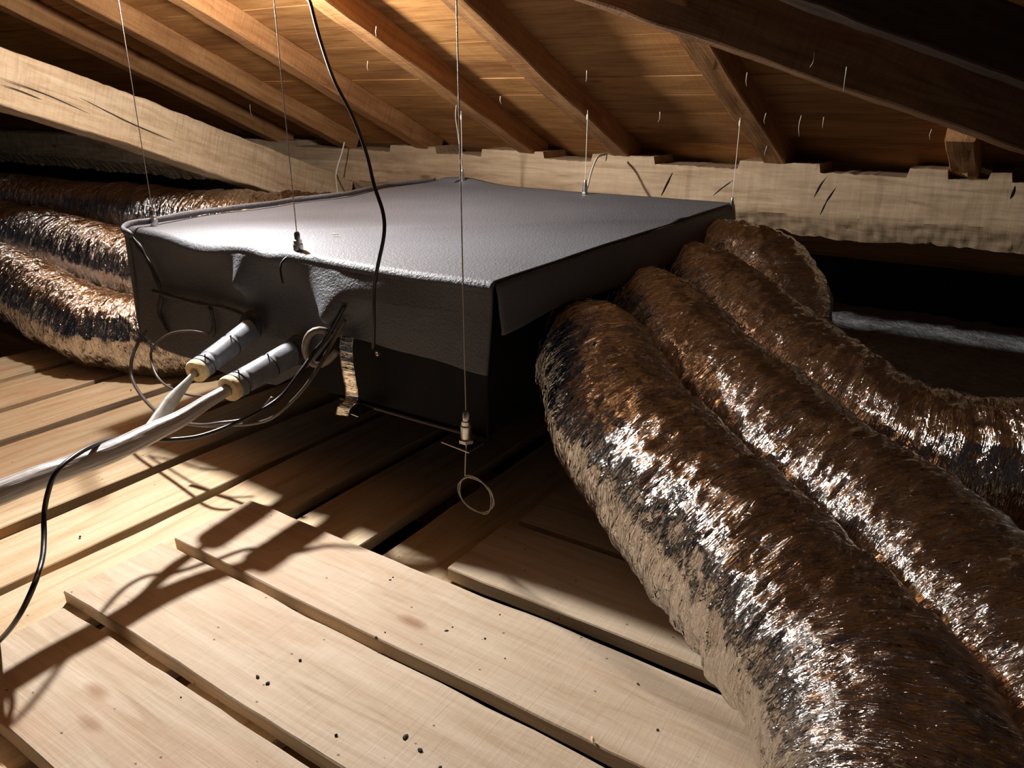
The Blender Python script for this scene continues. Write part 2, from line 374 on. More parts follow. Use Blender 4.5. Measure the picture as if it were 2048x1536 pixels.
# drying cracks in it
for (q0, q1, q2) in (((0, 155), (95, 190), (180, 228)), ((160, 195), (260, 245), (350, 283)), ((0, 168), (45, 183), (85, 200))):
    P = [at_x(x, y, -2.712) for x, y in (q0, q1, q2)]
    cr = tube('crack', P, 0.0016, M['tape_black'], None, seg=6, radfun=lambda t, a: max(0.15, math.sin(math.pi*min(1, max(0, t)))**0.6))
    cr.parent = bm1; cr.matrix_parent_inverse = bm1.matrix_basis.inverted()
    cr['label'] = 'dark drying crack'

# dark hip beam at the upper right
A = ORG + ray(2048, 300)*1.80; B = ORG + ray(1190, 0)*1.72
dr = (A-B).normalized(); nrm = Vector((dr.y, -dr.x, 0)).normalized()
hb0 = A + dr*0.14 - nrm*0.05; hb1 = B - dr*1.5 - nrm*0.05
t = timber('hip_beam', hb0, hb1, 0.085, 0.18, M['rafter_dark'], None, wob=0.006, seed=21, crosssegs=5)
tag(t, 'thick dark beam crossing the upper right corner with a lit lower edge', 'beam')
A2 = ORG + ray(2048, 160)*1.62; B2 = ORG + ray(1614, 2)*1.52  # added timber, covers roof beyond the hip beam to darken that corner
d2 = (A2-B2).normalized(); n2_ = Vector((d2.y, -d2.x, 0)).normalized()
t = timber('added_shade_timber', A2 + d2*0.25 - n2_*0.04, B2 - d2*0.9 - n2_*0.04, 0.07, 0.30, M['shade_wood'], None, wob=0.005, seed=25, crosssegs=5)
tag(t, 'added shade-black timber in the very top right corner above the thick hip beam', 'beam')

# notched wall plate along the eaves
def plate():
    tabs = [(at_y(x0, 300, 2.72).x, at_y(x1, 300, 2.72).x) for x0, x1 in ((480, 590), (780, 872), (962, 1088), (1184, 1310), (1482, 1643), (1824, 1905), (1988, 2036))]
    tabs += [(-3.90, -3.70), (0.30, 0.5)]
    x0, x1, n = -7.6, 2.1, 1700; V = []; f = []
    for i in range(n+1):
        X = x0+(x1-x0)*i/n
        top = 0.563 + 0.006*fbm(X*5, 1, 1) + 0.003*fbm(X*40, 2, 2)
        if any(a <= X <= b for a, b in tabs): top = 0.590+0.002*fbm(X*30, 5, 5)
        wb = 0.010*fbm(X*2, 4, 0)
        toe = 0.352 + 0.015*fbm(X*3, 7, 7) + 0.010*fbm(X*16, 1, 8)
        col = []
        for j in range(7):
            t_ = j/6; col.append((2.72+wb*0.4+0.003*fbm(X*20, t_*6, 3), top*(1-t_)+(0.425+wb)*t_))
        for j in range(1, 7):
            t_ = j/6; e = 0.008*fbm(X*22, t_*5, 31)
            col.append((2.72+0.055*t_+e, (0.425+wb)*(1-t_)+toe*t_))
        col += [(2.90, toe+0.01), (2.90, top)]
        V += [(X, y, z) for y, z in col]
    k = 15
    for i in range(n):
        for j in range(k): f.append((i*k+j, i*k+(j+1) % k, (i+1)*k+(j+1) % k, (i+1)*k+j))
    f += [tuple(range(k-1, -1, -1)), tuple(n*k+j for j in range(k))]
    o = mesh('wall_plate', V, f, M['plate']); auto_smooth(o, 0.7); return o
tag(plate(), 'long pale notched timber plate running behind the grey box under the rafter feet', 'beam')
PL = bpy.data.objects['wall_plate']
for q in (((1655, 352), (1640, 372), (1628, 395)), ((1345, 345), (1335, 365), (1322, 392)), ((1672, 375), (1655, 400), (1640, 430)), ((1480, 352), (1450, 372), (1425, 392)), ((1214, 305), (1213, 316), (1211, 326)), ((2030, 372), (2026, 385), (2020, 398))):
    c_ = tube('crack', [at_y(x, y, 2.7195) for x, y in q], 0.0032, M['black'], PL, seg=6, flat=0.6, radfun=lambda t, a: max(0.15, math.sin(math.pi*min(1, max(0, t)))**0.6)); c_['label'] = 'dark crack in the plate'

# joists below the floor boards
for X0, X1, Y, lab in ((-5, 1.9, 0.55, 'floor joist seen through the board gaps nearest the camera'),
                       (-5, 1.9, 1.32, 'floor joist crossing under the boards beneath the front of the grey box'),
                       (-5, 1.9, 2.1, 'floor joist farthest back, under the ducts')):
    t = timber('joist', (X0, Y, -0.205), (X1, Y, -0.205), 0.09, 0.153, M['joist'], None, wob=0.002)
    tag(t, 'dark wooden ' + lab, 'joist', 'floor joists')

# ---------------------------------------------------------------- floor boards
BT = 0.026
def board_y(x0, x1, y0, y1, lab, seed):          # lower layer, running away from the camera (grain along Y)
    t = timber('floor_board', ((x0+x1)/2, y0, -0.025-BT), ((x0+x1)/2, y1, -0.025-BT), x1-x0, BT, M['board_far'], None, wob=0.0035, chamfer=0.002, seed=seed, crosssegs=3)
    return tag(t, lab, 'floor board', 'lower floor boards')
def board_x(x0, x1, y0, y1, lab, seed, z=0.0, dy=0.0):
    t = timber('floor_board', (x0, (y0+y1)/2, z-BT), (x1, (y0+y1)/2+dy, z-BT), y1-y0, BT, M['board'], None, wob=0.0035, chamfer=0.002, seed=seed, crosssegs=3)
    return tag(t, lab, 'floor board', 'upper floor boards')
gaps = [(-4.28, -4.24), (-3.98, -3.94), (-3.68, -3.64), (-3.40, -3.36), (-3.12, -3.08), (-2.82, -2.79), (-2.565, -2.525), (-2.312, -2.275), (-2.085, -2.040), (-1.835, -1.800), (-1.622, -1.578), (-1.407, -1.378), (-1.190, -1.150), (-0.968, -0.912), (-0.72, -0.67), (-0.47, -0.43), (-0.22, -0.18), (0.03, 0.07), (0.28, 0.32), (0.54, 0.58)]
flab = {5: 'pale floor board at the left edge, partly under the near left foil duct',
        6: 'pale floor board passing in front of the near left foil duct, farthest left fully lit one',
        7: 'pale floor board beneath the left thin black cable loop',
        8: 'pale floor board running under the grey wrapped pipe toward the insulated sleeves',
        9: 'pale floor board with the wrapped pipe lying over its lower half',
        10: 'pale floor board just below the grey wrapped pipe',
        11: 'pale floor board carrying the thin curly cable shadow',
        12: 'pale floor board on which the cut ends of the two nearest crosswise boards lie',
        13: 'dark shaded floor board under the box, between the two striped light patches',
        14: 'shaded floor board under the hanging wire coil'}
for i in range(len(gaps)-1):
    if i in (3, 4): continue
    x0 = gaps[i][1]; x1 = gaps[i+1][0]
    y0 = 0.30 if i < 12 else (0.62 if i == 12 else 0.82); y1 = 3.0
    if i == 10: y0 = -0.1
    if i >= 11: y0 = 0.25
    if i >= 14: y0 = 1.0
    if i < 10: y0 = 0.2
    if i in (3, 4, 5): y1 = 2.9
    if i >= 13: y1 = 2.42
    lab = flab.get(i, 'shaded floor board hidden mostly under the ducts at the %s' % ('far left' if i < 7 else 'far right'))
    board_y(x0, x1, y0, y1, lab, i+1)
    if i == 4: pass
board_x(-1.215, 1.3, 0.315-0.02, 0.478, 'wide pale board across the lower left corner, nearest the camera but one', 41)
board_x(-1.10, 1.3, 0.02, 0.262, 'pale board cut off by the bottom left corner of the picture', 42)
board_x(-1.262, 1.3, 0.502, 0.690, 'long pale board with a square cut end crossed by the pipe shadow, second from the camera', 43)
board_x(-1.255, 1.3, 0.712, 0.893, 'long pale speckled board whose cut end catches both prongs of the pipe shadow', 44)
board_x(-0.750, 1.3, 0.920, 1.115, 'shorter pinkish board starting in front of the box corner, below the wire coil', 45, z=0.004)
board_x(-0.735, 1.3, 1.135, 1.330, 'shaded short board running under the nearest right foil duct', 46, z=0.002)
board_x(-0.60, 1.3, 1.36, 1.56, 'dark short board hidden behind the nearest right foil duct', 47)
board_x(-0.50, 1.3, 1.59, 1.78, 'dark board under the bend of the third foil duct on the right', 48)

# ================================================================== FOIL DUCTS
def foil_duct(pts, r, label, seed, group, step=0.0045, seg=150, seam=None):
    P, Lt = resample(catmull(pts, 14), step); F = frames(P); n = len(P)
    s = np.linspace(0, Lt, n)[:, None]; a = (np.pi+2*np.pi*np.arange(seg+1)/seg)[None, :]; sg1 = seg+1
    rs = np.random.RandomState(seed)
    def vn(fs, fa, sd):                          # tileable value noise (s axis, angle axis)
        g = np.random.RandomState(sd).rand(int(Lt*fs)+4, fa)
        u = s*fs + 0*a; v = a/(2*np.pi)*fa + 0*s
        # skew so that creases lie slightly off the rings
        u = u + 0.12*fs*0.1*np.sin(a*2+seed)
        u = np.clip(u, 0, g.shape[0]-2.001); iu = np.floor(u).astype(int); iv = np.floor(v+1e-9).astype(int) % fa
        fu = u-iu; fv = np.maximum(0, v-np.floor(v+1e-9)); fu = fu*fu*(3-2*fu); fv = fv*fv*(3-2*fv); iv1 = (iv+1) % fa
        return (g[iu, iv]*(1-fu)*(1-fv)+g[iu+1, iv]*fu*(1-fv)+g[iu, iv1]*(1-fu)*fv+g[iu+1, iv1]*fu*fv)-0.5
    R = r + 0*s + 0*a
    R = R + 0.016*vn(9, 5, seed*13+1) + 0.010*vn(22, 9, seed*13+2)
    w1 = vn(75, 16, seed*13+3); w2 = vn(130, 26, seed*13+4); w3 = vn(38, 12, seed*13+5)
    R = R + 0.013*(0.25-np.abs(w1)) + 0.008*(0.25-np.abs(w2)) + 0.012*(0.25-np.abs(w3))
    # soft quilting between the buried wire turns
    R = R - 0.0035*np.abs(np.sin(np.pi*(s/0.052) + a*0.5))**2.0
    ca = np.cos(a)*R; sa = np.sin(a)*R
    PP = np.array([tuple(p) for p in P]); NN = np.array([tuple(f_[1]) for f_ in F]); BB = np.array([tuple(f_[2]) for f_ in F])
    V = PP[:, None, :]+ca[:, :, None]*NN[:, None, :]+sa[:, :, None]*BB[:, None, :]
    zf = -0.022 if label.find('left') >= 0 else 0.006
    V[:, :, 2] = np.maximum(V[:, :, 2], zf+0.0015+0*s)
    base = PP[0].copy(); V = (V-base).reshape(-1, 3)
    U = np.stack([s+0*a, a*r+0*s], -1).reshape(-1, 2)
    f = []
    for i in range(n-1):
        o0 = i*sg1; o1 = o0+sg1
        f += [(o0+k, o0+k+1, o1+k+1, o1+k) for k in range(seg)]
    f.append(tuple(range(seg-1, -1, -1))); f.append(tuple((n-1)*sg1+k for k in range(seg)))
    o = mesh('foil_duct', V, f, M['foil'], None, True, U, tuple(base))
    if seam is not None:
        i0, i1 = int(n*0.16), n-2; sp = []
        for i in range(i0, i1, 6):
            an = math.radians(seam)+0.05*math.sin(i*0.05); rr = float(R[i, int(((an-math.pi) % (2*math.pi))/(2*math.pi)*seg)])+0.001
            sp.append(P[i]+F[i][1]*(math.cos(an)*rr)+F[i][2]*(math.sin(an)*rr))
        tube('lap_seam', sp, 0.0045, M['foil'], o, seg=8, step=0.004, radfun=lambda t, a: 0.75+0.9*abs(fbm(t*60, a, seed)))['label'] = 'crumpled lap seam of the foil'
    return tag(o, label, 'duct', group)
foil_duct([(-0.78, 1.42, 0.262), (-0.70, 1.385, 0.262), (-0.56, 1.21, 0.225), (-0.337, 1.04, 0.182), (-0.190, 0.940, 0.153), (-0.090, 0.855, 0.140), (-0.028, 0.765, 0.136), (0.015, 0.65, 0.136), (0.03, 0.47, 0.136)], 0.128,
          'thick crinkled silver foil duct nearest the camera, lying over the boards at the right', 1, 'right hand foil ducts', step=0.0036, seg=190, seam=-62)
foil_duct([(-0.78, 1.71, 0.275), (-0.70, 1.68, 0.272), (-0.50, 1.50, 0.235), (-0.27, 1.315, 0.188), (-0.095, 1.195, 0.150), (0.035, 1.05, 0.138), (0.14, 0.905, 0.136), (0.25, 0.70, 0.136)], 0.129,
          'brownish foil duct directly behind the nearest one, second of the four on the right', 2, 'right hand foil ducts', step=0.0042, seg=160, seam=-72)
foil_duct([(-0.78, 2.00, 0.300), (-0.70, 1.98, 0.295), (-0.52, 1.84, 0.245), (-0.30, 1.67, 0.190), (-0.13, 1.60, 0.150), (0.02, 1.60, 0.140), (0.20, 1.66, 0.14), (0.45, 1.70, 0.14)], 0.130,
          'third foil duct from the front, turning off to the right edge of the picture', 3, 'right hand foil ducts')
foil_duct([(-0.78, 2.23, 0.325), (-0.70, 2.21, 0.330), (-0.60, 2.165, 0.325), (-0.525, 2.10, 0.27), (-0.50, 2.06, 0.18), (-0.52, 2.03, 0.13)], 0.130,
          'rearmost foil duct on the right, drooping in an arch beside the box corner', 4, 'right hand foil ducts')
foil_duct([(-1.93, 1.66, 0.20), (-2.03, 1.50, 0.150), (-2.16, 1.34, 0.100), (-2.38, 1.25, 0.100), (-2.70, 1.27, 0.115), (-3.1, 1.34, 0.120), (-3.6, 1.44, 0.12), (-4.4, 1.5, 0.12)], 0.125,
          'shiny foil duct curling out from the left front corner of the box onto the boards', 5, 'left hand foil ducts')
foil_duct([(-1.93, 1.80, 0.22), (-2.10, 1.68, 0.205), (-2.40, 1.56, 0.20), (-2.75, 1.56, 0.20), (-3.2, 1.62, 0.20), (-3.8, 1.72, 0.19), (-5.0, 1.85, 0.16)], 0.138,
          'darker foil duct lying behind the shiny one on the left, close to its top', 6, 'left hand foil ducts', step=0.005, seg=130)
foil_duct([(-1.93, 2.20, 0.28), (-2.3, 2.18, 0.30), (-2.65, 2.02, 0.31), (-3.1, 2.02, 0.29), (-3.6, 2.1, 0.27), (-4.2, 2.2, 0.24), (-5.6, 2.3, 0.22)], 0.135,
          'dim foil duct farthest back on the left, below the dark gap under the beam', 7, 'left hand foil ducts', step=0.005, seg=130)

# ================================================================== VENTILATION BOX
BX0, BX1, BY0, BY1, BZ = -1.905, -0.775, 1.10, 2.40, 0.488
unit = empty('ventilation_unit', ((BX0+BX1)/2, (BY0+BY1)/2, 0.165), 'big flat dark grey covered ventilation box hanging on wires above the floor boards', 'ventilation unit')
def casing():
    bm = bmesh.new()
    def bx(x0, x1, y0, y1, z0, z1):
        g = bmesh.ops.create_cube(bm, size=1.0)['verts']
        for v in g: v.co = Vector((x0+(x1-x0)*(v.co.x+.5), y0+(y1-y0)*(v.co.y+.5), z0+(z1-z0)*(v.co.z+.5)))
    bx(-1.88, -0.80, BY0+0.022, BY1-0.02, 0.172, 0.455)
    bmesh.ops.bevel(bm, geom=bm.edges[:], offset=0.003, segments=2, affect='EDGES')
    bx(-1.20, -0.797, BY0+0.016, BY0+0.026, 0.166, 0.172)
    me = bpy.data.meshes.new('casing'); bm.to_mesh(me); bm.free(); me.materials.append(M['black'])
    o = bpy.data.objects.new('casing', me); C.objects.link(o); return place(o, unit)
casing()['label'] = 'black metal casing'
# corner angle and bottom trim of the casing
tube('corner_trim', [(-0.799, BY0+0.018, 0.17), (-0.799, BY0+0.018, 0.33)], 0.0035, M['black'], unit, seg=8, smoothpath=False)
tube('bottom_trim', [(-1.20, BY0+0.016, 0.169), (-1.0, BY0+0.016, 0.168), (-0.83, BY0+0.016, 0.169)], 0.004, M['brown_wire'], unit, seg=8, smoothpath=False)
# four spigot collars on the right, three on the left
for y, z in ((1.42, 0.262), (1.71, 0.275), (2.00, 0.30), (2.23, 0.325)):
    lathe('collar', [(-0.03, 0.115), (0.03, 0.115), (0.03, 0.10)], (1, 0, 0), (-0.80, y, z), M['steel'], unit, 32)

def top_height(X, Y):
    z = BZ + 0.003*fbm(X*2.1, Y*2.1, 0.4)
    # diagonal ridge where the sheet is creased
    u = (Y-1.25)-0.95*(X+1.55)*1.0
    d = (u)/1.4
    z += 0.0045*math.exp(-(d/0.025)**2)*max(0, min(1, (X+1.6)/0.2))
    z += 0.012*math.exp(-((X+1.93)/0.10)**2)*max(0, (Y-1.6))*0.6
    z += 0.02*math.exp(-(((X+1.80)/0.12)**2+((Y-2.40)/0.06)**2))
    return z
def flap_bottom(X):
    pts = [(-1.905, 0.205), (-1.80, 0.185), (-1.62, 0.18), (-1.50, 0.165), (-1.38, 0.17), (-1.27, 0.235), (-1.19, 0.318), (-1.10, 0.328), (-0.95, 0.322), (-0.775, 0.318)]
    for (a, za), (b, zb) in zip(pts, pts[1:]):
        if a <= X <= b: return za+(zb-za)*(X-a)/(b-a)
    return pts[0][1] if X < pts[0][0] else pts[-1][1]
def g(x, c, w_): return math.exp(-((x-c)/w_)**2)
def cover_sheet():
    nx, nt_, nf, nr = 190, 90, 70, 8
    V = []; R = 0.016
    for i in range(nx+1):
        X = BX0+(BX1-BX0)*i/nx
        # how far the top front edge sags and rounds at this X (drooping at the left)
        sag = 0.017*g(X, -1.62, 0.12)+0.008*g(X, -1.385, 0.05)+0.003*g(X, -1.08, 0.2)
        RR = R+0.3*sag
        yin = 0.0
        row = []
        for j in range(nt_+1):
            Y = BY1-(BY1-(BY0+RR))*j/nt_
            z = top_height(X, Y); fr = max(0, 1-(Y-BY0-RR)/0.16)
            row.append((X, Y+yin*fr*0.8, z-sag*fr*fr))
        Yc = BY0+RR+yin*0.8; zc = top_height(X, BY0+RR)-sag-RR
        for j in range(1, nr+1):
            t_ = math.pi/2*j/nr
            row.append((X, Yc-RR*math.sin(t_), zc+RR*math.cos(t_)))
        zb = flap_bottom(X)+0.003*fbm(X*8, 2, 2)
        for j in range(1, nf+1):
            w_ = j/nf; z = zc+(zb-zc)*w_; h = zc-z
            out = 0.0
            out += 0.040*g(X, -1.468+h*0.10, 0.030*(1-h/0.13)+0.006)*min(1, h/0.07)*(1/(1+math.exp((h-0.085)*120)))   # nose fold
            hw = max(0.010, 0.125*(1-h/0.13))                                              # tapering triangular fold
            out += 0.055*(1/(1+math.exp((h-0.115)*110)))*g(X, -1.165, hw)*min(1, h/0.10)
            out += 0.016*g(X, -0.785, 0.09)*min(1, max(0, (h-0.045)/0.11))                    # lower right corner turned out
            out += 0.012*g(X, -1.0, 0.12)*min(1, h/0.05)
            out -= 0.016*g(X, -1.64, 0.12)*math.sin(min(1, h/0.13)*math.pi)
            out -= 0.020*g(X, -1.34, 0.07)*math.sin(min(1, h/0.18)*math.pi)
            out += 0.022*g(X, -1.75, 0.2)*max(0, (h-0.12)/0.16)+0.02*g(X, -1.5, 0.15)*max(0, (h-0.16)/0.16)
            out += 0.004*fbm(X*7, z*7, 1.7)
            row.append((X, Yc-RR-out-yin*0.8*min(1, h/0.14), z))
        V += row
    k = nt_+1+nr+nf
    f = [(i*k+j, i*k+j+1, (i+1)*k+j+1, (i+1)*k+j) for i in range(nx) for j in range(k-1)]
    o = mesh('cover_sheet', V, f, M['cover'])
    so = o.modifiers.new('thick', 'SOLIDIFY'); so.thickness = 0.006; so.offset = -1
    place(o, unit); return o
cover_sheet()['label'] = 'dark grey textured rubber sheet draped over the box'
# side flaps of the sheet
def flap_strip(name, Xs, y0, y1, zt, zbf, sgn, mat, label, n=90, m=10):
    V = []
    for i in range(n+1):
        Y = y0+(y1-y0)*i/n; zb = zbf(Y)
        for j in range(m+1):
            w_ = j/m
            V.append((Xs+sgn*(0.004+0.012*math.sin(w_*1.6)+0.004*fbm(Y*6, w_*2, 3)*w_), Y, (zt(Y))*(1-w_)+zb*w_))
    f = [(i*(m+1)+j, i*(m+1)+j+1, (i+1)*(m+1)+j+1, (i+1)*(m+1)+j) for i in range(n) for j in range(m)]
    o = mesh(name, V, f, mat); so = o.modifiers.new('thick', 'SOLIDIFY'); so.thickness = 0.006; so.offset = 0
    o['label'] = label; return place(o, unit)
flap_strip('side_flap', BX1, BY0+0.01, BY1, lambda y: BZ-0.003+0.003*fbm(y*5, 2, 0), lambda y: 0.392+0.006*fbm(y*5, 1, 1)+0.01*g(y, 1.35, 0.1), 1, M['cover'], 'grey sheet flap down the right side')
flap_strip('side_flap', BX0, BY0-0.005, BY1, lambda y: BZ-0.002+0.003*fbm(y*5, 2, 0), lambda y: 0.205+0.01*fbm(y*4, 6, 1), -1, M['cover'], 'grey sheet flap down the left side')
# curled-up lip along the left top edge
lipP = [at_z(x, y, BZ+0.012) for x, y in ((262, 470), (246, 458), (262, 447), (310, 440), (420, 421), (520, 410), (600, 398), (690, 388), (780, 370), (870, 360))]
tube('cover_lip', lipP, 0.0085, M['cover'], unit, seg=10, flat=0.6, radfun=lambda t, a: 0.9+0.35*fbm(t*14, a, 0))['label'] = 'curled edge of the sheet'
# black tape seams on the left of the front face
def on_front(x, y, d=0.004): return at_y(x, y, BY0-0.012-d)
for pts, r in (([(258, 468), (283, 500), (305, 540), (322, 590), (318, 625), (335, 665)], 0.010),
               ([(305, 582), (340, 592), (400, 608), (445, 615), (490, 632), (508, 650)], 0.008),
               ([(420, 612), (427, 645), (425, 672)], 0.009)):
    tube('tape_seam', [on_front(x, y, 0.006) for x, y in pts], r, M['tape_black'], unit, seg=8, flat=0.45, radfun=lambda t, a: 0.8+0.6*fbm(t*9, 2, 0))['label'] = 'black tape seam'
for (x, y) in ((505, 650), (597, 700)):
    lathe('grommet', [(0, 0.034), (0.012, 0.030), (0.014, 0.020)], (0, -1, 0.1), on_front(x, y, 0.012), M['tape_black'], unit, 24)['label'] = 'dark hole around a pipe'
# dangling strip of foil tape under the flap
def strip(name, pts, width, mat, parent, side, thick=0.0012):
    P, Lt = resample(catmull(pts, 12), 0.004); V = []; U = []
    s_ = Vector(side).normalized(); F = frames(P)
    for i, p in enumerate(P):
        nrm_ = F[i][0].cross(s_).normalized()
        for k in range(7):
            q = (k/6-0.5); V.append(p+s_*(q*width)+nrm_*(0.0018*fbm(i*0.35, k*0.8, 2))); U.append((Lt*i/len(P), q*width))
    f = [(i*7+k, i*7+k+1, (i+1)*7+k+1, (i+1)*7+k) for i in range(len(P)-1) for k in range(6)]
    o = mesh(name, V, f, mat, None, True, U); so = o.modifiers.new('thick', 'SOLIDIFY'); so.thickness = thick; so.offset = 0
    return place(o, parent)
strip('foil_tape', [at_y(694, 672, 1.075), at_y(692, 700, 1.068), at_y(697, 745, 1.062), at_y(704, 785, 1.068), at_y(700, 803, 1.062), at_y(688, 815, 1.05), at_y(684, 832, 1.052)], 0.032, M['foiltape'], unit, (1, 0.15, 0))['label'] = 'shiny foil tape strip'
# small bracket tabs
for (x, y, s_) in ((717, 820, 0.022), (925, 886, 0.034)):
    p = at_y(x, y, BY0-0.018)
    bm = bmesh.new(); gg = bmesh.ops.create_cube(bm, size=1.0)['verts']
    for v in gg: v.co = Vector((v.co.x*s_*2, v.co.y*0.05, v.co.z*0.0035))
    bmesh.ops.bevel(bm, geom=bm.edges[:], offset=0.001, segments=1, affect='EDGES')
    me = bpy.data.meshes.new('mounting_bracket'); bm.to_mesh(me); bm.free(); me.materials.append(M['steel'])
    o = bpy.data.objects.new('mounting_bracket', me); C.objects.link(o); o.location = p; o.rotation_euler = (0, 0.08, 0); place(o, unit); o['label'] = 'bent steel bracket'

# ================================================================== SUSPENSION WIRES
def ferrule(parent, p, sc=1.0):
    gr = lathe('wire_gripper', [(0, .008*sc), (.004*sc, .0095*sc), (.022*sc, .0095*sc), (.024*sc, .008*sc), (.030*sc, .008*sc), (.031*sc, .0055*sc), (.042*sc, .0055*sc), (.046*sc, .003*sc)], (0, 0, 1), p, M['steel'], parent, 18)
    gr['label'] = 'silver cylindrical wire gripper'
    nut = lathe('nut', [(0, .012*sc), (.005*sc, .012*sc)], (0, 0, 1), Vector(p)-Vector((0, 0, .005*sc)), M['steel'], gr, 6)
    return gr
def cable(x, y, Y, ztop, label, sc=1.0, tie=True, knot=False, r=0.0011, xt=None, zmat='wire'):
    b = at_y(x, y, Y)
    e = empty('suspension_wire', b, label, 'hanging wire', 'wires holding up the box')
    top = Vector((b.x + (0 if xt is None else xt), b.y, ztop))
    tube('wire', [b+Vector((0, 0, .01)), top], r, M[zmat], e, seg=6, step=0.05, smoothpath=False)
    ferrule(e, b, sc)
    if tie:
        tube('cable_tie', [b+Vector((0, 0, 0.002)), b+Vector((-0.012, -0.022, 0.0)), b+Vector((-0.016, -0.040, -0.018)), b+Vector((-0.004, -0.048, -0.052))], 0.0026, M['tape_black'], e, seg=6)
    if knot:
        lathe('crimp', [(0, .002), (.004, .0032), (.014, .0032), (.018, .0018)], (0, 0, 1), top-Vector((0, 0, .03)), M['strap'], e, 10)
    return e
cable(310, 455, 1.150, roofz(1.15)+0.02, 'thin steel wire holding the left front corner of the box', 1.0)
cable(598, 512, 1.125, roofz(1.125)+0.1, 'thin steel wire ending at a silver gripper on the middle of the front edge', 1.15)
c3 = cable(933, 878, BY0-0.036, roofz(BY0)+0.1, 'longest steel wire passing the front face down to the lower bracket of the casing', 1.25, tie=False, r=0.0013)
cb = Vector(c3.location)
cP = [cb+Vector((0, 0, -0.004)), at_y(931, 915, BY0-0.036), at_y(930, 950, BY0-0.036)]
for k in range(40):
    t_ = 2*math.pi*k/16.0
    rx = 34+4*math.sin(k*0.7); ry = 37+3*math.cos(k*0.9)
    px = 952+rx*0.92*math.cos(t_-2.0)+10*math.sin(t_-2.0); py = 990+ry*math.sin(t_-2.0)+6*math.cos(t_-2.0)
    cP.append(at_y(px, py, BY0-0.036+0.004*math.sin(k*0.5)))
tube('wire_coil', cP, 0.0012, M['strap'], c3, seg=6, step=0.004)['label'] = 'loose pale coil of wire end'
cable(925, 362, 2.36, roofz(2.36)+0.004, 'short rear wire with silver gripper at the back left of the box', 0.95, tie=True, knot=True, zmat='strap')
cable(1170, 384, 2.345, roofz(2.345)+0.006, 'short pale wire at the back edge of the box with a white strap beside it', 0.9, tie=False, knot=True, zmat='strap')
cable(1463, 416, 2.372, roofz(2.37)+0.006, 'short pale wire rising from the far right corner of the box', 0.7, tie=False, knot=True, zmat='strap')
# twisted strand hooked on the long wire
o = tube('wire_strand', [at_y(913, 205, 2.30), at_y(911, 232, 2.31), at_y(915, 262, 2.33), at_y(921, 310, 2.35), at_y(924, 340, 2.36)], 0.0012, M['strap'], None, seg=6)
tag(o, 'pale twisted wire strand hanging above the back left gripper', 'wire')
o = tube('white_strap', [at_y(1212, 308, 2.62), at_y(1196, 314, 2.55), at_y(1184, 340, 2.48), at_y(1175, 375, 2.385)], 0.0045, M['strap'], None, seg=8, flat=0.6)
tag(o, 'white plastic strap arching from the timber plate to the back edge of the box', 'strap')
o = tube('white_cable', [at_y(689, 284, 2.655), at_y(684, 305, 2.64), at_y(676, 330, 2.62), at_y(672, 350, 2.60), at_y(674, 372, 2.52), at_y(676, 392, 2.42)], 0.0030, M['strap'], None, seg=8)
tag(o, 'short white cord against the timber plate behind the box left of centre', 'cord')

# ================================================================== CABLES AND PIPES
kx = empty('black_cable', at_y(748, 700, 1.05), 'black cable hanging from the roof down over the front flap of the box', 'cable')
tube('cable_sheath', [Vector((-1.25, 1.22, roofz(1.22)+0.05))]+[at_y(x, y, Y) for x, y, Y in ((606, -60, 1.20), (622, 10, 1.17), (642, 85, 1.15), (668, 160, 1.12), (705, 232, 1.10), (732, 305, 1.08), (748, 370, 1.06), (766, 425, 1.055), (768, 470, 1.05), (756, 530, 1.045), (748, 580, 1.045), (748, 640, 1.045), (747, 698, 1.05))], 0.0036, M['black_wire'], kx, seg=8)
lathe('plug_tip', [(0, .003), (.004, .0045), (.010, .0045), (.012, .002)], (0.9, -0.3, -0.2), at_y(752, 705, 1.06), M['steel'], kx, 10)

p1a = at_y(512, 652, 1.085); p1b = at_y(392, 743, 0.882)
p2a = at_y(596, 700, 1.085); p2b = at_y(458, 778, 0.876)
def sleeve(a, b, r, label):
    e = empty('pipe_sleeve', a, label, 'pipe insulation', 'insulated pipe stubs')
    ax = (b-a); Ln = ax.length; ax = ax.normalized()
    bump = lambda t, ang: 1.0 - 0.10*g(t, 0.45, 0.02) - 0.10*g(t, 0.86, 0.02) + 0.03*math.sin(ang*2+t*5)
    tube('insulation_sleeve', [a, b-ax*0.012], r, M['insul'], e, seg=28, step=0.003, smoothpath=False, radfun=bump)
    lathe('foam_ring', [(0, r*0.93), (0.004, r*1.0), (0.012, r*1.0), (0.016, r*0.92), (0.016, r*0.45), (0.006, r*0.42)], ax, b-ax*0.012, M['foam'], e, 28)['label'] = 'cream foam end'
    for t_ in (0.45, 0.86):
        c_ = a+ax*Ln*t_; R = rot_to(ax)
        ring = [c_+R @ Vector((r*0.97*math.cos(q), r*0.97*math.sin(q), 0.004*math.sin(q))) for q in np.linspace(0, 2*math.pi, 30)]
        zt = tube('zip_tie', ring, 0.0022, M['black_wire'], e, seg=6, cap=False)
        tube('tie_tail', [c_+R @ Vector((0, r, 0)), c_+R @ Vector((0.004, r*1.25, 0.006)), c_+R @ Vector((0.008, r*1.35, 0.010))], 0.0016, M['black_wire'], zt, seg=6)
    return ax
ax1 = sleeve(p1a, p1b, 0.0245, 'upper left grey foam sleeve with zip ties sticking out of the box front')
ax2 = sleeve(p2a, p2b, 0.0265, 'lower right grey foam sleeve with zip ties sticking out of the box front')
mg = at_y(310, 862, 0.718)
pp = empty('wrapped_pipe', mg, 'long ribbed grey film wrapped pipe running from the sleeves out at the left edge', 'pipe')
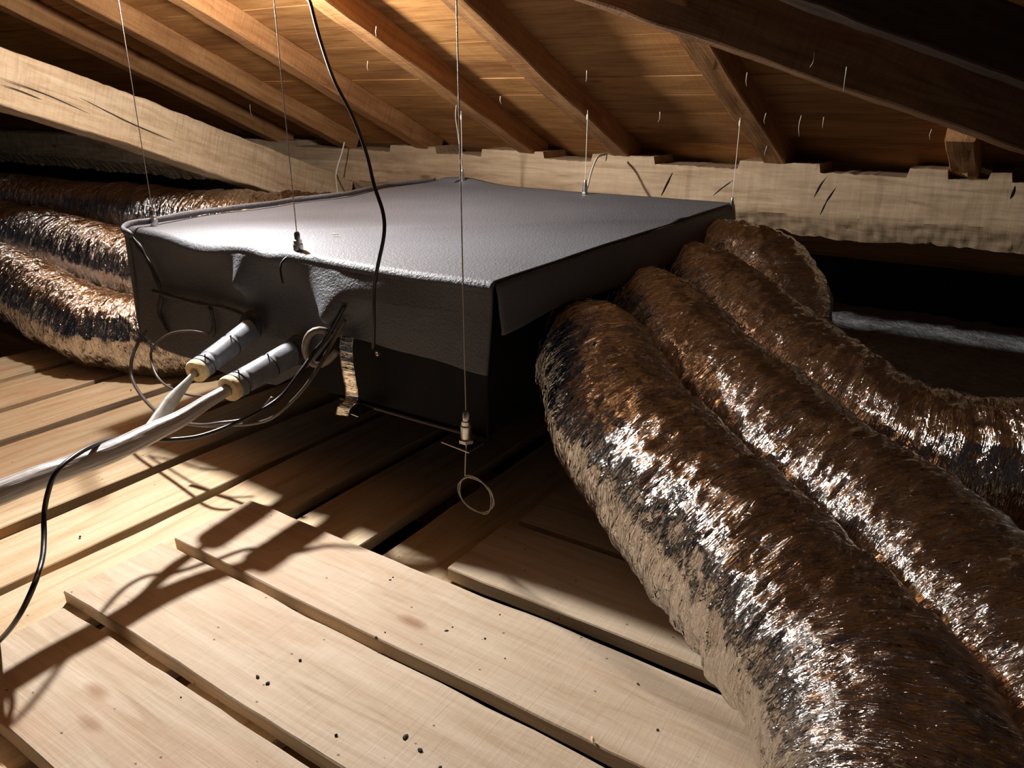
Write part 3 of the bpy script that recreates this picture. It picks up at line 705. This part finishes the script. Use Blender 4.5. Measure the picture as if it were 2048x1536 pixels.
tube('pipe_run', [p2b, at_y(415, 803, 0.83), at_y(365, 835, 0.775), mg, at_y(230, 900, 0.637), at_y(150, 930, 0.567), at_y(70, 958, 0.501), at_y(0, 985, 0.447), at_y(-120, 1030, 0.365), at_y(-300, 1095, 0.27)], 0.0155, M['film'], pp, seg=40, step=0.003,
     radfun=lambda t, a: (0.72+0.55*min(1, t*3.2))*(1+0.04*fbm(math.cos(a)*4, math.sin(a)*4, t*14)+0.03*math.cos(a*9)*(1-t)))
tube('pipe_branch', [p1b, at_y(372, 768, 0.845), at_y(345, 800, 0.80), at_y(318, 838, 0.752), at_y(290, 870, 0.705), at_y(240, 895, 0.65)], 0.0125, M['film_white'], pp, seg=24, step=0.003, flat=0.5,
     radfun=lambda t, a: (0.45+1.0*min(1, t*2.5)) if t < .6 else 1.45-(t-.6))['label'] = 'flattened white film branch'

def cord(name, pts, r, mat, label, cat='cable'):
    o = tube(name, [at_y(*p) for p in pts], r, M[mat], None, seg=8, step=0.006); return tag(o, label, cat)
cord('thin_cable', [(292, 660, 1.06), (274, 690, 1.03), (263, 722, 1.0), (264, 756, 0.98), (282, 790, 0.955), (312, 822, 0.935), (350, 842, 0.92), (400, 850, 0.91), (440, 846, 0.93), (490, 838, 0.97), (530, 812, 0.99), (545, 795, 1.0)], 0.0042, 'brown_wire', 'dark cable looping widest on the left under the box corner')
cord('thin_cable', [(418, 668, 1.06), (380, 662, 1.04), (340, 668, 1.03), (308, 692, 1.01), (302, 716, 1.0), (310, 745, 0.985), (326, 766, 0.975), (350, 780, 0.965), (385, 791, 0.96), (430, 792, 0.97), (470, 780, 1.0)], 0.0030, 'brown_wire', 'thinner dark cable making the smaller inner loop above the boards')
cord('power_cable', [(690, 610, 1.075), (655, 672, 1.055), (628, 705, 1.03), (600, 745, 0.99), (565, 790, 0.95), (520, 822, 0.90), (462, 850, 0.86), (400, 872, 0.80), (345, 879, 0.755), (300, 879, 0.728), (262, 877, 0.695), (225, 880, 0.650), (185, 892, 0.598), (145, 915, 0.548), (112, 945, 0.512), (96, 985, 0.495), (88, 1030, 0.482), (88, 1075, 0.465), (84, 1120, 0.44), (66, 1175, 0.405), (36, 1235, 0.385), (0, 1280, 0.375), (-60, 1330, 0.36)], 0.0042, 'black_wire', 'black cord draped over the wrapped pipe and hanging down at the left edge')
cord('power_cable', [(690, 640, 1.07), (662, 690, 1.05), (640, 730, 1.02), (610, 775, 0.99), (575, 812, 0.97), (540, 838, 0.96), (500, 848, 0.955), (455, 850, 0.95), (415, 852, 0.94), (372, 848, 0.93)], 0.0042, 'brown_wire', 'second dark cord curving down beside the lower sleeve to the boards')
o = tube('drain_hose', [at_y(x, y, Y) for x, y, Y in ((664, 668, 1.075), (640, 660, 1.05), (620, 668, 1.035), (611, 690, 1.03), (615, 715, 1.04), (632, 730, 1.05), (655, 722, 1.06), (676, 700, 1.07))], 0.0075, M['hose'], None, seg=12)
tag(o, 'small beige hose bent in a C shape beside the foil tape', 'hose')

# ================================================================== SMALL BITS
def chip(name, p, sx, sy, sz, rz, mat, label, cat, group):
    bm = bmesh.new(); bmesh.ops.create_icosphere(bm, subdivisions=1, radius=1.0)
    sd = random.random()*50
    for v in bm.verts:
        v.co *= 1+0.35*mnoise.noise(v.co*2+Vector((sd, 0, 0))); v.co = Vector((v.co.x*sx, v.co.y*sy, v.co.z*sz))
    me = bpy.data.meshes.new(name); bm.to_mesh(me); bm.free(); me.materials.append(M[mat])
    o = bpy.data.objects.new(name, me); C.objects.link(o); o.location = p; o.rotation_euler = (0, 0, rz); return tag(o, label, cat, group)
def crumb_label(p):
    if p.z < -0.01: return 'small dark crumb on a far floor board, near the pipe or the thin cable loops'
    if p.y < 0.49: return 'small dark crumb on the wide board nearest the camera'
    if p.y < 0.70: return 'small dark crumb on the second near board, the one the pipe shadow crosses'
    if p.y < 0.90: return 'small dark crumb on the speckled third near board that reaches the shadow prongs'
    return 'small dark crumb on the shorter board below the wire coil'
for (x, y, s_) in ((160, 1073, 4), (260, 1146, 3), (362, 1395+0, 2), (262, 780, 4), (134, 751, 3), (600, 1320, 3), (752, 1275, 4), (770, 1265, 2), (893, 1262, 5), (905, 1255, 3), (1010, 1318, 4), (970, 1278, 4), (811, 1473, 6), (840, 1500, 5), (672, 1470, 3), (1000, 1230, 3), (880, 1535, 4), (515, 1353, 4), (535, 1366, 4), (780, 1160, 3), (786, 1155, 2), (1276, 1368, 3), (1315, 1460, 3), (1490, 1385, 3)):
    p = at_z(x, y, -0.022 if (x < 400 and y < 1150 and not (x > 350 and y > 1100)) else 0.0005)
    chip('crumb', p, s_*0.0009, s_*0.0006, 0.0018, random.random()*3, 'crumb', crumb_label(p), 'debris', 'dark crumbs scattered on the boards')
chip('wood_chip', at_z(670, 468, BZ+0.006), 0.012, 0.0022, 0.0015, 0.4, 'chip', 'tiny yellow wood sliver lying on top of the grey box cover', 'debris', None)
chip('wood_chip', at_z(1185, 1480, 0.006), 0.003, 0.009, 0.003, 0.5, 'chip', 'orange wood splinter standing on the edge of a near board', 'debris', None)
# pale splinters and cobweb threads hanging from the roof timbers
webs = [(500, 215, 28), (735, 130, 14), (752, 62, 12), (1000, 200, 10), (1172, 150, 14), (1318, 232, 14), (1492, 155, 16), (1530, 235, 14), (1532, 300, 14), (1600, 240, 34), (1645, 243, 14), (1625, 115, 16), (1690, 145, 30), (1860, 268, 12), (1934, 272, 12)]
for k, (x, y, ln) in enumerate(webs):
    d = ray(x, y); kk = ROOF_Z+ROOF_M*ROOF_Y-0.012; t_ = (kk-CAM_H)/(d.z+ROOF_M*d.y)
    p = ORG+d*t_
    if x > 1590 and y < 200: p = ORG+d*1.74
    h = ln*0.0013
    o = tube('splinter', [p+Vector((0.002, 0, 0.012)), p+Vector((-0.003*math.sin(k), 0, -h*0.4)), p+Vector((0.004*math.cos(k*2), 0.002, -h))], 0.0011, M['cobweb'], None, seg=5, radfun=lambda t, a: 1.2-0.9*t, loc=tuple(p))
    tag(o, 'pale thread hanging from the rafters left of the long front wire' if x < 905 else 'pale thread hanging in the roof bays between the long front wire and far corner wire' if x < 1488 else 'pale thread dangling below or on the dark hip beam at the upper right', 'splinter', 'pale threads hanging from the roof')
# old paper-like fragment on top of the wall plate
chip('mortar_lump', at_y(1938, 338, 2.735), 0.018, 0.015, 0.022, 0.3, 'plate', 'small crumbly lump sitting on the timber plate at the right', 'debris', None)
